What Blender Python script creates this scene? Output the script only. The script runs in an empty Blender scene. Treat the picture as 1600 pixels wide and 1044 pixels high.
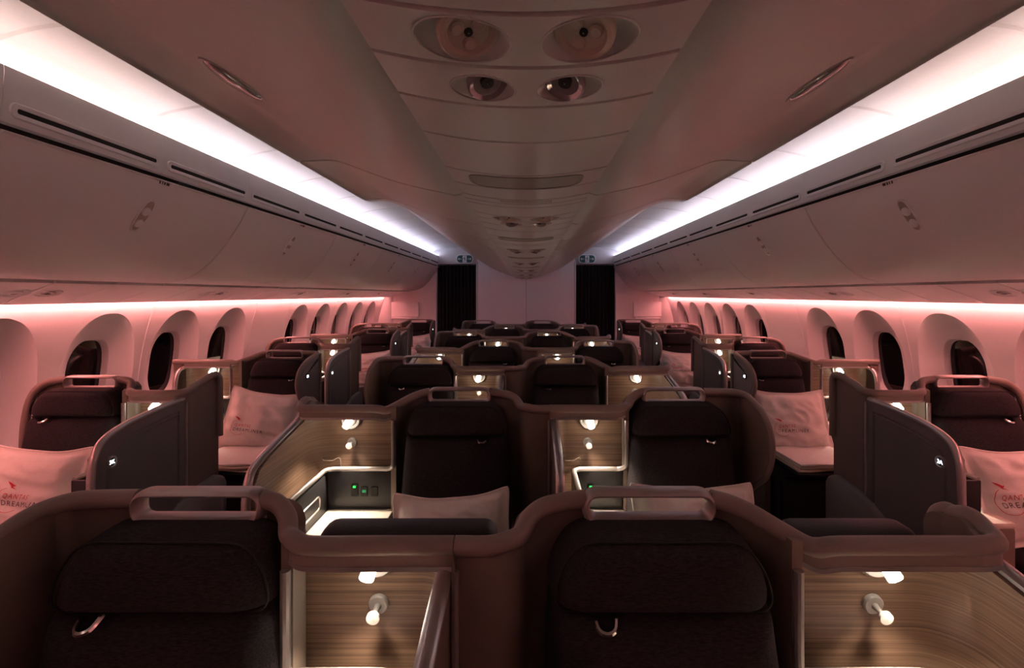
import bpy, bmesh, math, random
from mathutils import Vector, Matrix, noise
random.seed(7)
SC = bpy.context.scene
COL = SC.collection

# ------------------------------------------------------------------ camera, world, exposure
CAMZ = 1.5
cd = bpy.data.cameras.new('camera')
cam = bpy.data.objects.new('camera', cd)
COL.objects.link(cam)
cam.location = (0, 0, CAMZ)
cam.rotation_euler = (math.pi / 2, 0, 0)
cd.sensor_width = 36.0
cd.lens = 36.0 * 750 / 1600
cd.shift_x = -22 / 1600
cd.shift_y = -62 / 1600
cd.clip_start = 0.02
SC.camera = cam
w = bpy.data.worlds.new('night')
SC.world = w
w.use_nodes = True
w.node_tree.nodes['Background'].inputs[0].default_value = (0.02, 0.02, 0.03, 1)
w.node_tree.nodes['Background'].inputs[1].default_value = 0.1
vs = SC.view_settings
vs.view_transform = 'Standard'
vs.look = 'None'
vs.gamma = 1
vs.use_curve_mapping = False
vs.exposure = 1.6
LAMP_W = 5.6         # each reading lamp, watts
COVE_E = 3.5          # cove strip emission
WALL_E = 17.5          # sidewall strip emission
DEND = 8.8            # distance of the end wall

# ------------------------------------------------------------------ materials
def principled(name, col, rough=0.5, metal=0.0, var=0.06, scale=30, bump=0.0, spec=0.5, sheen=0.0, stretch=None):
    m = bpy.data.materials.new(name)
    m.use_nodes = True
    nt = m.node_tree
    b = nt.nodes['Principled BSDF']
    b.inputs['Roughness'].default_value = rough
    b.inputs['Metallic'].default_value = metal
    b.inputs['Specular IOR Level'].default_value = spec
    if sheen:
        b.inputs['Sheen Weight'].default_value = sheen
    tc = nt.nodes.new('ShaderNodeTexCoord')
    mp = nt.nodes.new('ShaderNodeMapping')
    if stretch:
        mp.inputs['Scale'].default_value = stretch
    nz = nt.nodes.new('ShaderNodeTexNoise')
    nz.inputs['Scale'].default_value = scale
    nz.inputs['Detail'].default_value = 4
    rp = nt.nodes.new('ShaderNodeValToRGB')
    rp.color_ramp.elements[0].position = 0.3
    rp.color_ramp.elements[1].position = 0.7
    rp.color_ramp.elements[0].color = (*[c * (1 - var) for c in col], 1)
    rp.color_ramp.elements[1].color = (*[min(1, c * (1 + var)) for c in col], 1)
    L = nt.links.new
    L(tc.outputs['Object'], mp.inputs['Vector'])
    L(mp.outputs['Vector'], nz.inputs['Vector'])
    L(nz.outputs['Fac'], rp.inputs['Fac'])
    L(rp.outputs['Color'], b.inputs['Base Color'])
    if bump:
        bp = nt.nodes.new('ShaderNodeBump')
        bp.inputs['Strength'].default_value = bump
        bp.inputs['Distance'].default_value = 0.002
        L(nz.outputs['Fac'], bp.inputs['Height'])
        L(bp.outputs['Normal'], b.inputs['Normal'])
    return m

def emissive(name, col, strength):
    m = bpy.data.materials.new(name)
    m.use_nodes = True
    b = m.node_tree.nodes['Principled BSDF']
    b.inputs['Base Color'].default_value = (*col, 1)
    b.inputs['Emission Color'].default_value = (*col, 1)
    b.inputs['Emission Strength'].default_value = strength
    return m

def zoned_strip(name, stops, strength):
    """LED strip whose colour zones run along the cabin"""
    m = bpy.data.materials.new(name)
    m.use_nodes = True
    nt = m.node_tree
    b = nt.nodes['Principled BSDF']
    g = nt.nodes.new('ShaderNodeTexCoord')
    sx = nt.nodes.new('ShaderNodeSeparateXYZ')
    mr = nt.nodes.new('ShaderNodeMapRange')
    mr.inputs['From Max'].default_value = DEND
    mr.inputs['From Min'].default_value = 0.0
    rp = nt.nodes.new('ShaderNodeValToRGB')
    els = rp.color_ramp.elements
    while len(els) < len(stops):
        els.new(0.5)
    for e, (p, c) in zip(els, stops):
        e.position = p
        e.color = (*c, 1)
    L = nt.links.new
    L(g.outputs['Object'], sx.inputs[0])
    L(sx.outputs['Y'], mr.inputs['Value'])
    L(mr.outputs[0], rp.inputs[0])
    L(rp.outputs[0], b.inputs['Emission Color'])
    b.inputs['Emission Strength'].default_value = strength
    b.inputs['Base Color'].default_value = (0.8, 0.8, 0.8, 1)
    return m

def wood_mat():
    m = bpy.data.materials.new('wood_laminate')
    m.use_nodes = True
    nt = m.node_tree
    b = nt.nodes['Principled BSDF']
    b.inputs['Roughness'].default_value = 0.42
    tc = nt.nodes.new('ShaderNodeTexCoord')
    mp = nt.nodes.new('ShaderNodeMapping')
    mp.inputs['Scale'].default_value = (1.6, 1.6, 230)
    nz = nt.nodes.new('ShaderNodeTexNoise')
    nz.inputs['Scale'].default_value = 1.0
    nz.inputs['Detail'].default_value = 5
    nz.inputs['Roughness'].default_value = 0.62
    rp = nt.nodes.new('ShaderNodeValToRGB')
    rp.color_ramp.elements[0].position = 0.32
    rp.color_ramp.elements[1].position = 0.62
    rp.color_ramp.elements[0].color = (0.110, 0.062, 0.040, 1)
    rp.color_ramp.elements[1].color = (0.290, 0.182, 0.122, 1)
    L = nt.links.new
    L(tc.outputs['Object'], mp.inputs['Vector'])
    L(mp.outputs['Vector'], nz.inputs['Vector'])
    L(nz.outputs['Fac'], rp.inputs['Fac'])
    L(rp.outputs['Color'], b.inputs['Base Color'])
    return m

M = {}
M['ceil'] = principled('ceiling_plastic', (0.80, 0.80, 0.81), 0.42, var=0.02, scale=400, bump=0.04)
M['hood'] = principled('hood_plastic', (0.56, 0.55, 0.56), 0.33, var=0.02, scale=400, bump=0.04)
M['cove'] = principled('cove_plastic', (0.64, 0.62, 0.62), 0.5, var=0.02, scale=60)
M['bin'] = principled('bin_plastic', (0.88, 0.88, 0.90), 0.42, var=0.02, scale=400, bump=0.04)
M['wall'] = principled('sidewall_plastic', (0.80, 0.80, 0.82), 0.5, var=0.03, scale=200, bump=0.03)
M['endwall'] = principled('endwall_laminate', (0.86, 0.82, 0.83), 0.5, var=0.03, scale=80)
M['black'] = principled('black_gap', (0.006, 0.005, 0.005), 0.7, var=0.1)
M['glass'] = principled('night_glass', (0.006, 0.006, 0.008), 0.04, var=0.1, spec=0.6)
M['carpet'] = principled('carpet', (0.03, 0.022, 0.025), 0.95, var=0.4, scale=300, bump=0.4)
M['shell'] = principled('shell_taupe', (0.185, 0.142, 0.115), 0.48, var=0.05, scale=500, bump=0.08)
M['rail'] = principled('rail_taupe', (0.235, 0.185, 0.165), 0.42, var=0.04, scale=300, bump=0.04)
M['door'] = principled('door_grey', (0.165, 0.150, 0.150), 0.42, var=0.04, scale=400, bump=0.05)
M['handle'] = principled('handle_silver', (0.40, 0.335, 0.325), 0.36, metal=0.55, var=0.03)
M['silver'] = principled('satin_silver', (0.52, 0.48, 0.48), 0.30, metal=0.8, var=0.03)
M['chrome'] = principled('chrome', (0.75, 0.72, 0.70), 0.12, metal=1.0, var=0.02)
M['fabric'] = principled('aubergine_fabric', (0.029, 0.023, 0.026), 0.92, var=0.45, scale=260, bump=0.35, spec=0.2, stretch=(0.35, 1, 1.6))
M['leather'] = principled('dark_leather', (0.018, 0.013, 0.015), 0.55, var=0.2, scale=200, bump=0.1)
M['seam'] = principled('seam_thread', (0.010, 0.007, 0.009), 0.8, var=0.2)
M['panel'] = principled('charcoal_panel', (0.017, 0.016, 0.018), 0.45, var=0.1, scale=100)
M['table'] = principled('pale_table', (0.72, 0.66, 0.58), 0.4, var=0.03)
M['lampbody'] = principled('lamp_enamel', (0.36, 0.33, 0.31), 0.35, var=0.02)
M['cotton'] = principled('white_cotton', (0.78, 0.74, 0.70), 0.85, var=0.04, scale=60, bump=0.2, spec=0.2)
M['blanket'] = principled('cream_blanket', (0.62, 0.55, 0.46), 0.9, var=0.08, scale=120, bump=0.4, spec=0.2)
M['navy'] = principled('navy_cover', (0.022, 0.018, 0.03), 0.9, var=0.2, scale=150, bump=0.2)
M['red'] = principled('print_red', (0.62, 0.03, 0.05), 0.8, var=0.05)
M['ink'] = principled('print_grey', (0.075, 0.045, 0.05), 0.8, var=0.05)
M['curtain'] = principled('black_curtain', (0.010, 0.008, 0.009), 0.9, var=0.3, scale=80)
M['signgreen'] = principled('sign_green', (0.0, 0.085, 0.085), 0.3, var=0.05)
M['signwhite'] = principled('sign_white', (0.70, 0.74, 0.76), 0.4, var=0.02)
M['nozzle'] = principled('nozzle_plastic', (0.48, 0.42, 0.37), 0.4, var=0.03)
M['lens'] = principled('clear_lens', (0.55, 0.52, 0.54), 0.10, metal=0.6, var=0.03)
M['sign_dark'] = principled('unlit_sign', (0.24, 0.205, 0.18), 0.35, var=0.03)
M['wood'] = wood_mat()
M['barrel'] = emissive('lamp_barrel_glow', (1.0, 0.88, 0.72), 5.0)
M['bulb'] = emissive('lamp_lens_glow', (1.0, 0.93, 0.82), 25.0)
M['number'] = emissive('number_glow', (0.85, 0.92, 1.0), 4.0)
M['led'] = emissive('green_led', (0.03, 0.9, 0.12), 0.7)
M['led_dim'] = emissive('green_screen', (0.01, 0.35, 0.12), 0.12)
M['cove_led'] = zoned_strip('cove_strip_glow', [(0.0, (1.0, 0.67, 0.57)), (0.2, (1.0, 0.71, 0.64)), (0.30, (0.92, 0.78, 0.82)), (0.6, (0.76, 0.70, 0.84)), (1.0, (0.68, 0.68, 0.90))], COVE_E)
M['wall_led'] = zoned_strip('sidewall_strip_glow', [(0.0, (1.0, 0.285, 0.25)), (1.0, (1.0, 0.27, 0.25))], WALL_E)

# ------------------------------------------------------------------ mesh builder
def cr(pts, n=6, closed=False):
    """Catmull-Rom through points of any dimension"""
    out = []
    N = len(pts)
    rng = range(N if closed else N - 1)
    for i in rng:
        if closed:
            p0, p1, p2, p3 = pts[(i - 1) % N], pts[i], pts[(i + 1) % N], pts[(i + 2) % N]
        else:
            p1, p2 = pts[i], pts[i + 1]
            p0 = pts[i - 1] if i > 0 else tuple(2 * a - b for a, b in zip(p1, p2))
            p3 = pts[i + 2] if i + 2 < N else tuple(2 * b - a for a, b in zip(p1, p2))
        for k in range(n):
            t = k / n
            out.append(tuple(0.5 * (2 * b + (c - a) * t + (2 * a - 5 * b + 4 * c - d) * t * t + (3 * b - a - 3 * c + d) * t ** 3)
                             for a, b, c, d in zip(p0, p1, p2, p3)))
    if not closed:
        out.append(tuple(pts[-1]))
    return out

def rounded(pts, r, n=5):
    """round the corners of a 2-D closed polygon; r is a number or a list"""
    out = []
    N = len(pts)
    for i, p in enumerate(pts):
        ri = r[i] if isinstance(r, (list, tuple)) else r
        a, b = Vector(pts[i - 1]), Vector(pts[(i + 1) % N])
        p = Vector(p)
        if ri <= 0:
            out.append(tuple(p))
            continue
        d1, d2 = (a - p), (b - p)
        k = min(ri, d1.length * 0.49, d2.length * 0.49)
        p1, p2 = p + d1.normalized() * k, p + d2.normalized() * k
        for j in range(n + 1):
            t = j / n
            out.append(tuple(p1 * (1 - t) ** 2 + p * 2 * t * (1 - t) + p2 * t * t))
    return out

def offset(poly, d):
    """inset a closed 2-D polygon by d (positive shrinks)"""
    N = len(poly)
    area = sum(poly[i - 1][0] * poly[i][1] - poly[i][0] * poly[i - 1][1] for i in range(N))
    s = 1 if area > 0 else -1
    out = []
    for i in range(N):
        a, p, b = Vector(poly[i - 1]), Vector(poly[i]), Vector(poly[(i + 1) % N])
        e1, e2 = (p - a), (b - p)
        if e1.length < 1e-7: e1 = e2
        if e2.length < 1e-7: e2 = e1
        e1 = e1.normalized(); e2 = e2.normalized()
        n = Vector((-e1.y - e2.y, e1.x + e2.x))
        if n.length < 1e-6:
            n = Vector((-e1.y, e1.x))
        n.normalize()
        k = d / max(0.5, abs(n.dot(Vector((-e1.y, e1.x)))))
        out.append(tuple(p + n * k * s))
    return out

class MB:
    def __init__(s):
        s.v, s.f = [], []
    def add(s, vs, fs):
        o = len(s.v)
        s.v += [tuple(p) for p in vs]
        s.f += [tuple(i + o for i in f) for f in fs]
        return s
    def grid(s, rows, closed_u=False, closed_v=False):
        nu, nv = len(rows), len(rows[0])
        vs = [p for r in rows for p in r]
        fs = []
        for i in range(nu if closed_u else nu - 1):
            for j in range(nv if closed_v else nv - 1):
                i2, j2 = (i + 1) % nu, (j + 1) % nv
                fs.append((i * nv + j, i * nv + j2, i2 * nv + j2, i2 * nv + j))
        return s.add(vs, fs)
    def box(s, x0, x1, y0, y1, z0, z1, bev=0.0, seg=2):
        bm = bmesh.new()
        bmesh.ops.create_cube(bm, size=1)
        for v in bm.verts:
            v.co = Vector(((x0 + x1) / 2 + v.co.x * (x1 - x0), (y0 + y1) / 2 + v.co.y * (y1 - y0), (z0 + z1) / 2 + v.co.z * (z1 - z0)))
        if bev > 0:
            bmesh.ops.bevel(bm, geom=bm.edges[:], offset=min(bev, 0.49 * min(abs(x1 - x0), abs(y1 - y0), abs(z1 - z0))), segments=seg, profile=0.5, affect='EDGES')
        bm.verts.index_update()
        s.add([v.co[:] for v in bm.verts], [[v.index for v in f.verts] for f in bm.faces])
        bm.free()
        return s
    def tube(s, path, r, n=10, closed=False, side=None, r2=None, caps=True):
        """sweep an ellipse (r across, r2 along `side`) along path"""
        P = [Vector(p) for p in path]
        N = len(P)
        rows = []
        prev = None
        for i in range(N):
            a = P[(i - 1) % N] if (closed or i > 0) else P[i]
            b = P[(i + 1) % N] if (closed or i < N - 1) else P[i]
            t = (b - a)
            t = t.normalized() if t.length > 1e-9 else Vector((1, 0, 0))
            if side is not None:
                sd = Vector(side)
                sd = (sd - t * sd.dot(t))
                if sd.length < 1e-4: sd = prev or Vector((1, 0, 0))
                sd.normalize()
            else:
                if prev is None:
                    ref = Vector((0, 0, 1)) if abs(t.z) < 0.9 else Vector((1, 0, 0))
                    sd = (ref - t * ref.dot(t)).normalized()
                else:
                    sd = (prev - t * prev.dot(t)).normalized()
            prev = sd
            nn = t.cross(sd).normalized()
            ri = r[i] if isinstance(r, (list, tuple)) else r
            rj = r2 if r2 is not None else ri
            rows.append([P[i] + nn * ri * math.cos(2 * math.pi * k / n) + sd * rj * math.sin(2 * math.pi * k / n) for k in range(n)])
        o = len(s.v)
        s.grid(rows, closed_u=closed, closed_v=True)
        if not closed and caps:
            s.f.append(tuple(o + k for k in range(n))[::-1])
            s.f.append(tuple(o + (N - 1) * n + k for k in range(n)))
        return s
    def lathe(s, prof, origin, axis, n=24, cap0=False, cap1=False):
        """prof: list of (radius, distance along axis)"""
        ax = Vector(axis).normalized()
        ref = Vector((0, 0, 1)) if abs(ax.z) < 0.9 else Vector((1, 0, 0))
        u = ax.cross(ref).normalized()
        v = ax.cross(u)
        o = Vector(origin)
        rows = [[o + ax * h + (u * math.cos(2 * math.pi * k / n) + v * math.sin(2 * math.pi * k / n)) * r for k in range(n)] for r, h in prof]
        b = len(s.v)
        s.grid(rows, closed_v=True)
        if cap0: s.f.append(tuple(b + k for k in range(n)))
        if cap1: s.f.append(tuple(b + (len(prof) - 1) * n + k for k in range(n)))
        return s
    def wall(s, path, th):
        """upright sheet along path of (x, y, zbottom, ztop), th thick to the left of the path"""
        N = len(path)
        rows = []
        for i in range(N):
            a, b = path[max(0, i - 1)], path[min(N - 1, i + 1)]
            t = Vector((b[0] - a[0], b[1] - a[1]))
            t = t.normalized() if t.length > 1e-9 else Vector((1, 0))
            nx, ny = -t.y * th, t.x * th
            x, y, z0, z1 = path[i]
            rows.append([(x, y, z0), (x, y, z1), (x + nx, y + ny, z1), (x + nx, y + ny, z0)])
        o = len(s.v)
        s.grid(rows, closed_v=True)
        s.f.append((o, o + 1, o + 2, o + 3))
        e = o + (N - 1) * 4
        s.f.append((e + 3, e + 2, e + 1, e))
        return s
    def plate(s, poly, x0, x1, bev=0.004, inset=None, plane='yz'):
        """extrude a 2-D outline; inset=(margin, depth) sinks a field into the x1 face"""
        def P(q, x):
            return (x, q[0], q[1]) if plane == 'yz' else (q[0], x, q[1])
        sg = 1 if x1 > x0 else -1
        ins = offset(poly, bev)
        rings = [(ins, x0), (poly, x0 + sg * bev), (poly, x1 - sg * bev), (ins, x1)]
        if inset:
            m_, d_ = inset
            rings += [(offset(poly, m_), x1), (offset(poly, m_ + d_ * 0.9), x1 - sg * d_), (offset(poly, m_ + d_ * 1.6), x1 - sg * d_), (offset(poly, m_ + d_ * 2.5), x1 - sg * d_ * 0.1)]
        n = len(poly)
        o = len(s.v)
        s.grid([[P(q, x) for q in ring] for ring, x in rings], closed_v=True)
        s.f.append(tuple(o + k for k in range(n)))
        s.f.append(tuple(o + (len(rings) - 1) * n + k for k in range(n)))
        return s
    def pad(s, outline, yb, t, p=2.6, q=2.2, K=9, slope=0.0, zref=0.0):
        """cushion: flat back at yb, bulging to yb - t; outline in (x, z)"""
        cx = sum(a for a, _ in outline) / len(outline)
        cz = sum(b for _, b in outline) / len(outline)
        rows = []
        for k in range(K + 1):
            a = (k / K) * math.pi / 2
            sc = max(0.02, math.cos(a) ** (2 / p))
            yy = yb - t * math.sin(a) ** (2 / q)
            rows.append([(cx + (x - cx) * sc, yy + slope * (cz + (z - cz) * sc - zref), cz + (z - cz) * sc) for x, z in outline])
        n = len(outline)
        o = len(s.v)
        s.grid(rows, closed_v=True)
        s.f.append(tuple(o + k for k in range(n)))
        s.f.append(tuple(o + K * n + k for k in range(n)))
        return s
    def mesh(s, name, mat, mirror=1, smooth=True, ang=0.6):
        me = bpy.data.meshes.new(name)
        vs = s.v if mirror == 1 else [(-x, y, z) for x, y, z in s.v]
        me.from_pydata(vs, [], s.f)
        bm = bmesh.new()
        bm.from_mesh(me)
        bmesh.ops.remove_doubles(bm, verts=bm.verts, dist=1e-6)
        bmesh.ops.recalc_face_normals(bm, faces=bm.faces)
        for f in bm.faces:
            f.smooth = smooth
        for e in bm.edges:
            if len(e.link_faces) == 2 and e.calc_face_angle(0) > ang:
                e.smooth = False
        bm.to_mesh(me)
        bm.free()
        me.materials.append(mat)
        return me

def put(name, mesh, parent=None, loc=(0, 0, 0), rot=(0, 0, 0), label=None):
    o = bpy.data.objects.new(name, mesh)
    COL.objects.link(o)
    o.location = loc
    o.rotation_euler = rot
    if parent is not None:
        o.parent = parent
    if label:
        o['label'] = label
    return o

def tag(o, label, cat, group=None):
    o['label'] = label
    o['category'] = cat
    if group:
        o['group'] = group
    return o

def struct(name, mb, mat, ang=0.6):
    o = put(name, mb.mesh(name, mat, ang=ang))
    o['kind'] = 'structure'
    return o

def empty(name, loc, rot=(0, 0, 0)):
    o = bpy.data.objects.new(name, None)
    COL.objects.link(o)
    o.location = loc
    o.rotation_euler = rot
    o.empty_display_size = 0.1
    return o

def text_polys(body, size, spacing=1.3):
    cu = bpy.data.curves.new('lettering', 'FONT')
    cu.body = body
    cu.size = size
    cu.space_character = spacing
    ob = bpy.data.objects.new('lettering', cu)
    me = bpy.data.meshes.new_from_object(ob)
    vs = [tuple(v.co) for v in me.vertices]
    fs = [tuple(p.vertices) for p in me.polygons]
    bpy.data.objects.remove(ob)
    bpy.data.curves.remove(cu)
    bpy.data.meshes.remove(me)
    return vs, fs

def lerp(a, b, t):
    return a + (b - a) * t

def interp(tab, x):
    if x <= tab[0][0]: return tab[0][1]
    for (a, va), (b, vb) in zip(tab, tab[1:]):
        if x <= b:
            return va + (vb - va) * (x - a) / (b - a)
    return tab[-1][1]

Y0 = -3.6     # the shell starts a little behind the camera

# ================================================================== setting
# floor
struct('floor', MB().box(-2.7, 2.7, Y0, DEND + 0.4, -0.05, 0.0), M['carpet'])

# ceiling: both coves and the top between them in one profile
half = [(1.735, 2.08), (1.755, 2.13), (1.765, 2.185), (1.745, 2.243), (1.66, 2.298), (1.56, 2.328), (1.45, 2.345), (1.25, 2.36), (0.8, 2.365)]
hp = cr(half, 4)
prof = [(-x, z) for x, z in hp] + [(x, z) for x, z in reversed(hp)]
prof = prof + [(x, z + 0.02) for x, z in reversed(prof)]
ys, joints = [], [1.50 + 0.655 * k for k in range(12)]
for j in joints:
    ys += [(j - 0.012, 0), (j - 0.004, 0.007), (j + 0.004, 0.007), (j + 0.012, 0)]
ys = [(Y0, 0)] + ys + [(DEND, 0)]
mb = MB()
n_in = len(hp) * 2
mb.grid([[(x * (1 + (g / 1.7 if i < n_in else 0)), y, z + (g if i < n_in else 0)) for i, (x, z) in enumerate(prof)] for y, g in ys], closed_v=True)
struct('ceiling', mb, M['cove'])

# hanging centre hood: profile changes from wide near panel to narrow bins further back
near = [(0.0, .298), (.10, .304), (.205, .322), (.235, .328), (.42, .370), (.60, .4335), (.635, .4425), (.665, .4445), (.738, .4415), (.752, .450), (.752, .62), (.73, .86)]
far = [(0.0, .298), (.10, .304), (.205, .322), (.235, .328), (.40, .385), (.62, .475), (.76, .560), (.90, .650), (1.0, .715), (1.08, .77), (1.15, .82), (1.20, .86)]
def hood_profile(y):
    t = min(1, max(0, (y - 2.15) / 1.35))
    t = t * t * (3 - 2 * t)
    ps = [(lerp(a[0], b[0], t), lerp(a[1], b[1], t)) for a, b in zip(near, far)]
    return ps[:3] + cr(ps[3:], 4)
hj = [0.935 + 0.655 * k - 0.0 for k in range(1, 13)]
ysamp = []
y = Y0
while y < DEND:
    ysamp.append((y, 0.0)); y += 0.13
ysamp.append((DEND - 0.002, 0.0))
for j in hj:
    ysamp = [q for q in ysamp if abs(q[0] - j) > 0.02]
    ysamp += [(j - 0.007, 0), (j - 0.002, 0.008), (j + 0.002, 0.008), (j + 0.007, 0)]
ysamp.sort()
mb = MB()
rows = []
for yy, g in ysamp:
    hpf = hood_profile(yy)
    full = [(-x, z) for x, z in reversed(hpf)] + [(x, z) for x, z in hpf[1:]]
    row = []
    for x, z in full:
        gg = g if abs(x) > 0.21 else 0
        dx = 0.018 if abs(x) < 0.206 else 0
        row.append((x, yy, CAMZ + z + gg + (0.014 if abs(x) < 0.206 and yy > .30 else 0)))
    rows.append(row)
mb.grid(rows)
o = len(mb.v)
struct('trim_1', mb, M['hood'])

BINP = [(1.612, 2.008), (1.705, 1.838), (1.82, 1.694), (1.96, 1.595), (2.092, 1.5635)]
# side valances, service-panel soffits, sidewalls
for sd, sname in ((-1, 'left'), (1, 'right')):
    k = 2 if sd < 0 else 3
    # dark backing behind the bins so that gaps read black
    mb = MB()
    bk = [(1.76, 2.085), (1.638, 2.085), (1.64, 2.0), (1.72, 1.86), (1.84, 1.715), (1.97, 1.625), (2.12, 1.600), (2.30, 1.56), (2.54, 1.50)]
    bk += [(x + 0.02, z + 0.03) for x, z in reversed(bk)]
    mb.grid([[(sd * x, yy, z) for x, z in bk] for yy in (.155, DEND)], closed_v=True)
    struct('trim_%d' % k, mb, M['black'])
    mb = MB()
    fb = [(1.600, 2.205), (1.606, 2.06)] + [(x, z) for x, z in BINP] + [(2.12, 1.60), (1.9, 1.9), (1.64, 2.2)]
    mb.grid([[(sd * x, yy, z) for x, z in fb] for yy in (Y0, .155)], closed_v=True)
    struct('trim_%d' % (k + 8), mb, M['bin'])
    # soffit under the bins
    mb = MB()
    so = [(2.125, 1.5505), (2.20, 1.533), (2.30, 1.508), (2.42, 1.474), (2.488, 1.449), (2.497, 1.452), (2.497, 1.512), (2.488, 1.512), (2.486, 1.475), (2.42, 1.49), (2.30, 1.53), (2.13, 1.565)]
    yy_l = []
    for q in range(-1, 27):
        j = 0.52 + 0.3275 * q
        if Y0 < j < DEND - .05:
            yy_l += [(j - 0.0042, 0), (j - 0.003, 0.009), (j + 0.003, 0.009), (j + 0.0042, 0)]
    yy_l = [(Y0, 0)] + yy_l + [(DEND, 0)]
    mb.grid([[(sd * x, yy + 0.12 * (x - 2.1) / 0.4 * (1 if 0.1 < yy < 8.5 else 0), z + (g if i < 5 else 0)) for i, (x, z) in enumerate(so)] for yy, g in yy_l], closed_v=True)
    struct('trim_%d' % (k + 2), mb, M['bin'])

WX = [(0.0, 2.55), (0.2, 2.61), (0.45, 2.655), (0.7, 2.668), (0.9, 2.662), (1.1, 2.635), (1.25, 2.60), (1.36, 2.568), (1.45, 2.542), (1.6, 2.52)]
def wx(z):
    return interp(WX, z)
WP = 0.636
def sup(a, hw, hh, e):
    c, s_ = math.cos(a), math.sin(a)
    return (math.copysign(abs(c) ** (2 / e), c) * hw, math.copysign(abs(s_) ** (2 / e), s_) * hh)
wn = [0]
for sd, sname in ((-1, 'left'), (1, 'right')):
    mb = MB()
    y_start, y_end = 2.97 - 3.5 * WP, 2.97 + 8.5 * WP
    def pt(y, z, d):
        return (sd * (wx(z) + d), y, z)
    zb, zt = 0.36, 1.44
    # continuous strips above and below the windows, and plain ends
    for za, zz in ((0.0, zb), (zt, 1.60)):
        zs = [lerp(za, zz, t / 4) for t in range(5)]
        mb.grid([[pt(yy, z, 0) for z in zs] for yy in (Y0, DEND)])
    zs = [lerp(zb, zt, t / 24) for t in range(25)]
    for ya, yb_ in ((Y0, y_start), (y_end, DEND)):
        mb.grid([[pt(yy, z, 0) for z in zs] for yy in (ya, yb_)])
    for k in range(-3, 9):
        yc = 2.97 + WP * k
        y0, y1 = yc - WP / 2, yc + WP / 2
        if k == 3:
            mb.grid([[pt(yy, z, 0) for z in zs] for yy in (y0, y0 + .004, y1 - .004, y1)])
            continue
        if k < -2:
            mb.grid([[pt(yy, z, 0) for z in zs] for yy in (y0, y1)])
            continue
        zc, zd = 0.985, 0.955
        corners = [math.atan2(z - zc, yy) for yy in (-WP / 2, WP / 2) for z in (zb, zt)]
        angs = sorted([2 * math.pi * q / 72 - math.pi + 1e-4 for q in range(72)] + corners)
        rings = []
        hole = [sup(a, 0.145, 0.238, 2.9) for a in angs]
        dish = [sup(a, 0.262, 0.425 if math.sin(a) > 0 else 0.44, 2.25) for a in angs]
        rings.append([pt(yc + p[0] * .96, zc + p[1] * .97, 0.115) for p in hole])
        rings.append([pt(yc + p[0] * .985, zc + p[1] * .985, 0.082) for p in hole])
        rings.append([pt(yc + p[0], zc + p[1], 0.070) for p in hole])
        rings.append([pt(yc + p[0] * 1.08, zc + p[1] * 1.06, 0.064) for p in hole])
        for t in (.25, .5, .75, .93):
            rings.append([pt(yc + lerp(p[0] * 1.08, q[0], t), lerp(zc + p[1] * 1.06, zd + q[1], t), 0.064 * (1 - t) ** 0.85 + 0.004) for p, q in zip(hole, dish)])
        rings.append([pt(yc + q[0], zd + q[1], 0.003) for q in dish])
        rings.append([pt(yc + q[0] * 1.008, zd + q[1] * 1.006, 0) for q in dish])
        rect = []
        for a in angs:
            c, s_ = math.cos(a), math.sin(a)
            cand = []
            if abs(c) > 1e-6: cand.append((WP / 2) / abs(c))
            if s_ > 1e-6: cand.append((zt - zc) / s_)
            if s_ < -1e-6: cand.append((zb - zc) / s_)
            r_ = min(cand)
            rect.append((c * r_, zc + s_ * r_))
        for t in (.33, .66, 1.0):
            rings.append([pt(yc + lerp(q[0] * 1.008, e[0], t), lerp(zd + q[1] * 1.006, e[1], t), 0) for q, e in zip(dish, rect)])
        mb.grid(rings, closed_v=True)
        wn[0] += 1
        g = MB()
        g.add([pt(yc + p[0] * 1.0, zc + p[1] * 1.0, 0.112) for p in hole] + [pt(yc + p[0] * 1.0, zc + p[1] * 1.0, 0.122) for p in hole],
              [tuple(range(len(hole))), tuple(range(len(hole), 2 * len(hole)))] + [(i, (i + 1) % len(hole), len(hole) + (i + 1) % len(hole), len(hole) + i) for i in range(len(hole))])
        go = put('window_%d' % wn[0], g.mesh('window', M['glass']))
        go['kind'] = 'structure'
        # slim inner frame line
        fr = MB().tube([pt(yc + p[0] * .97, zc + p[1] * .975, 0.106) for p in hole], 0.004, 6, closed=True)
        put('window_frame', fr.mesh('window_frame', M['wall']), go)
    struct('wall_' + sname, mb, M['wall'], ang=0.5)
    # thin trim beads covering the seams between sidewall panels
    for q, yy in enumerate((2.97 + 0.5 * WP, 2.97 + 2.5 * WP, 2.97 + 3.5 * WP, 2.97 + 5.5 * WP)):
        tb = MB().tube([(sd * (wx(z) - 0.001), yy, z) for z in [0.4 + 0.105 * t for t in range(11)]], 0.0025, 6)
        struct('trim_%d' % (20 + q + (0 if sd < 0 else 4)), tb, M['wall'])

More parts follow.
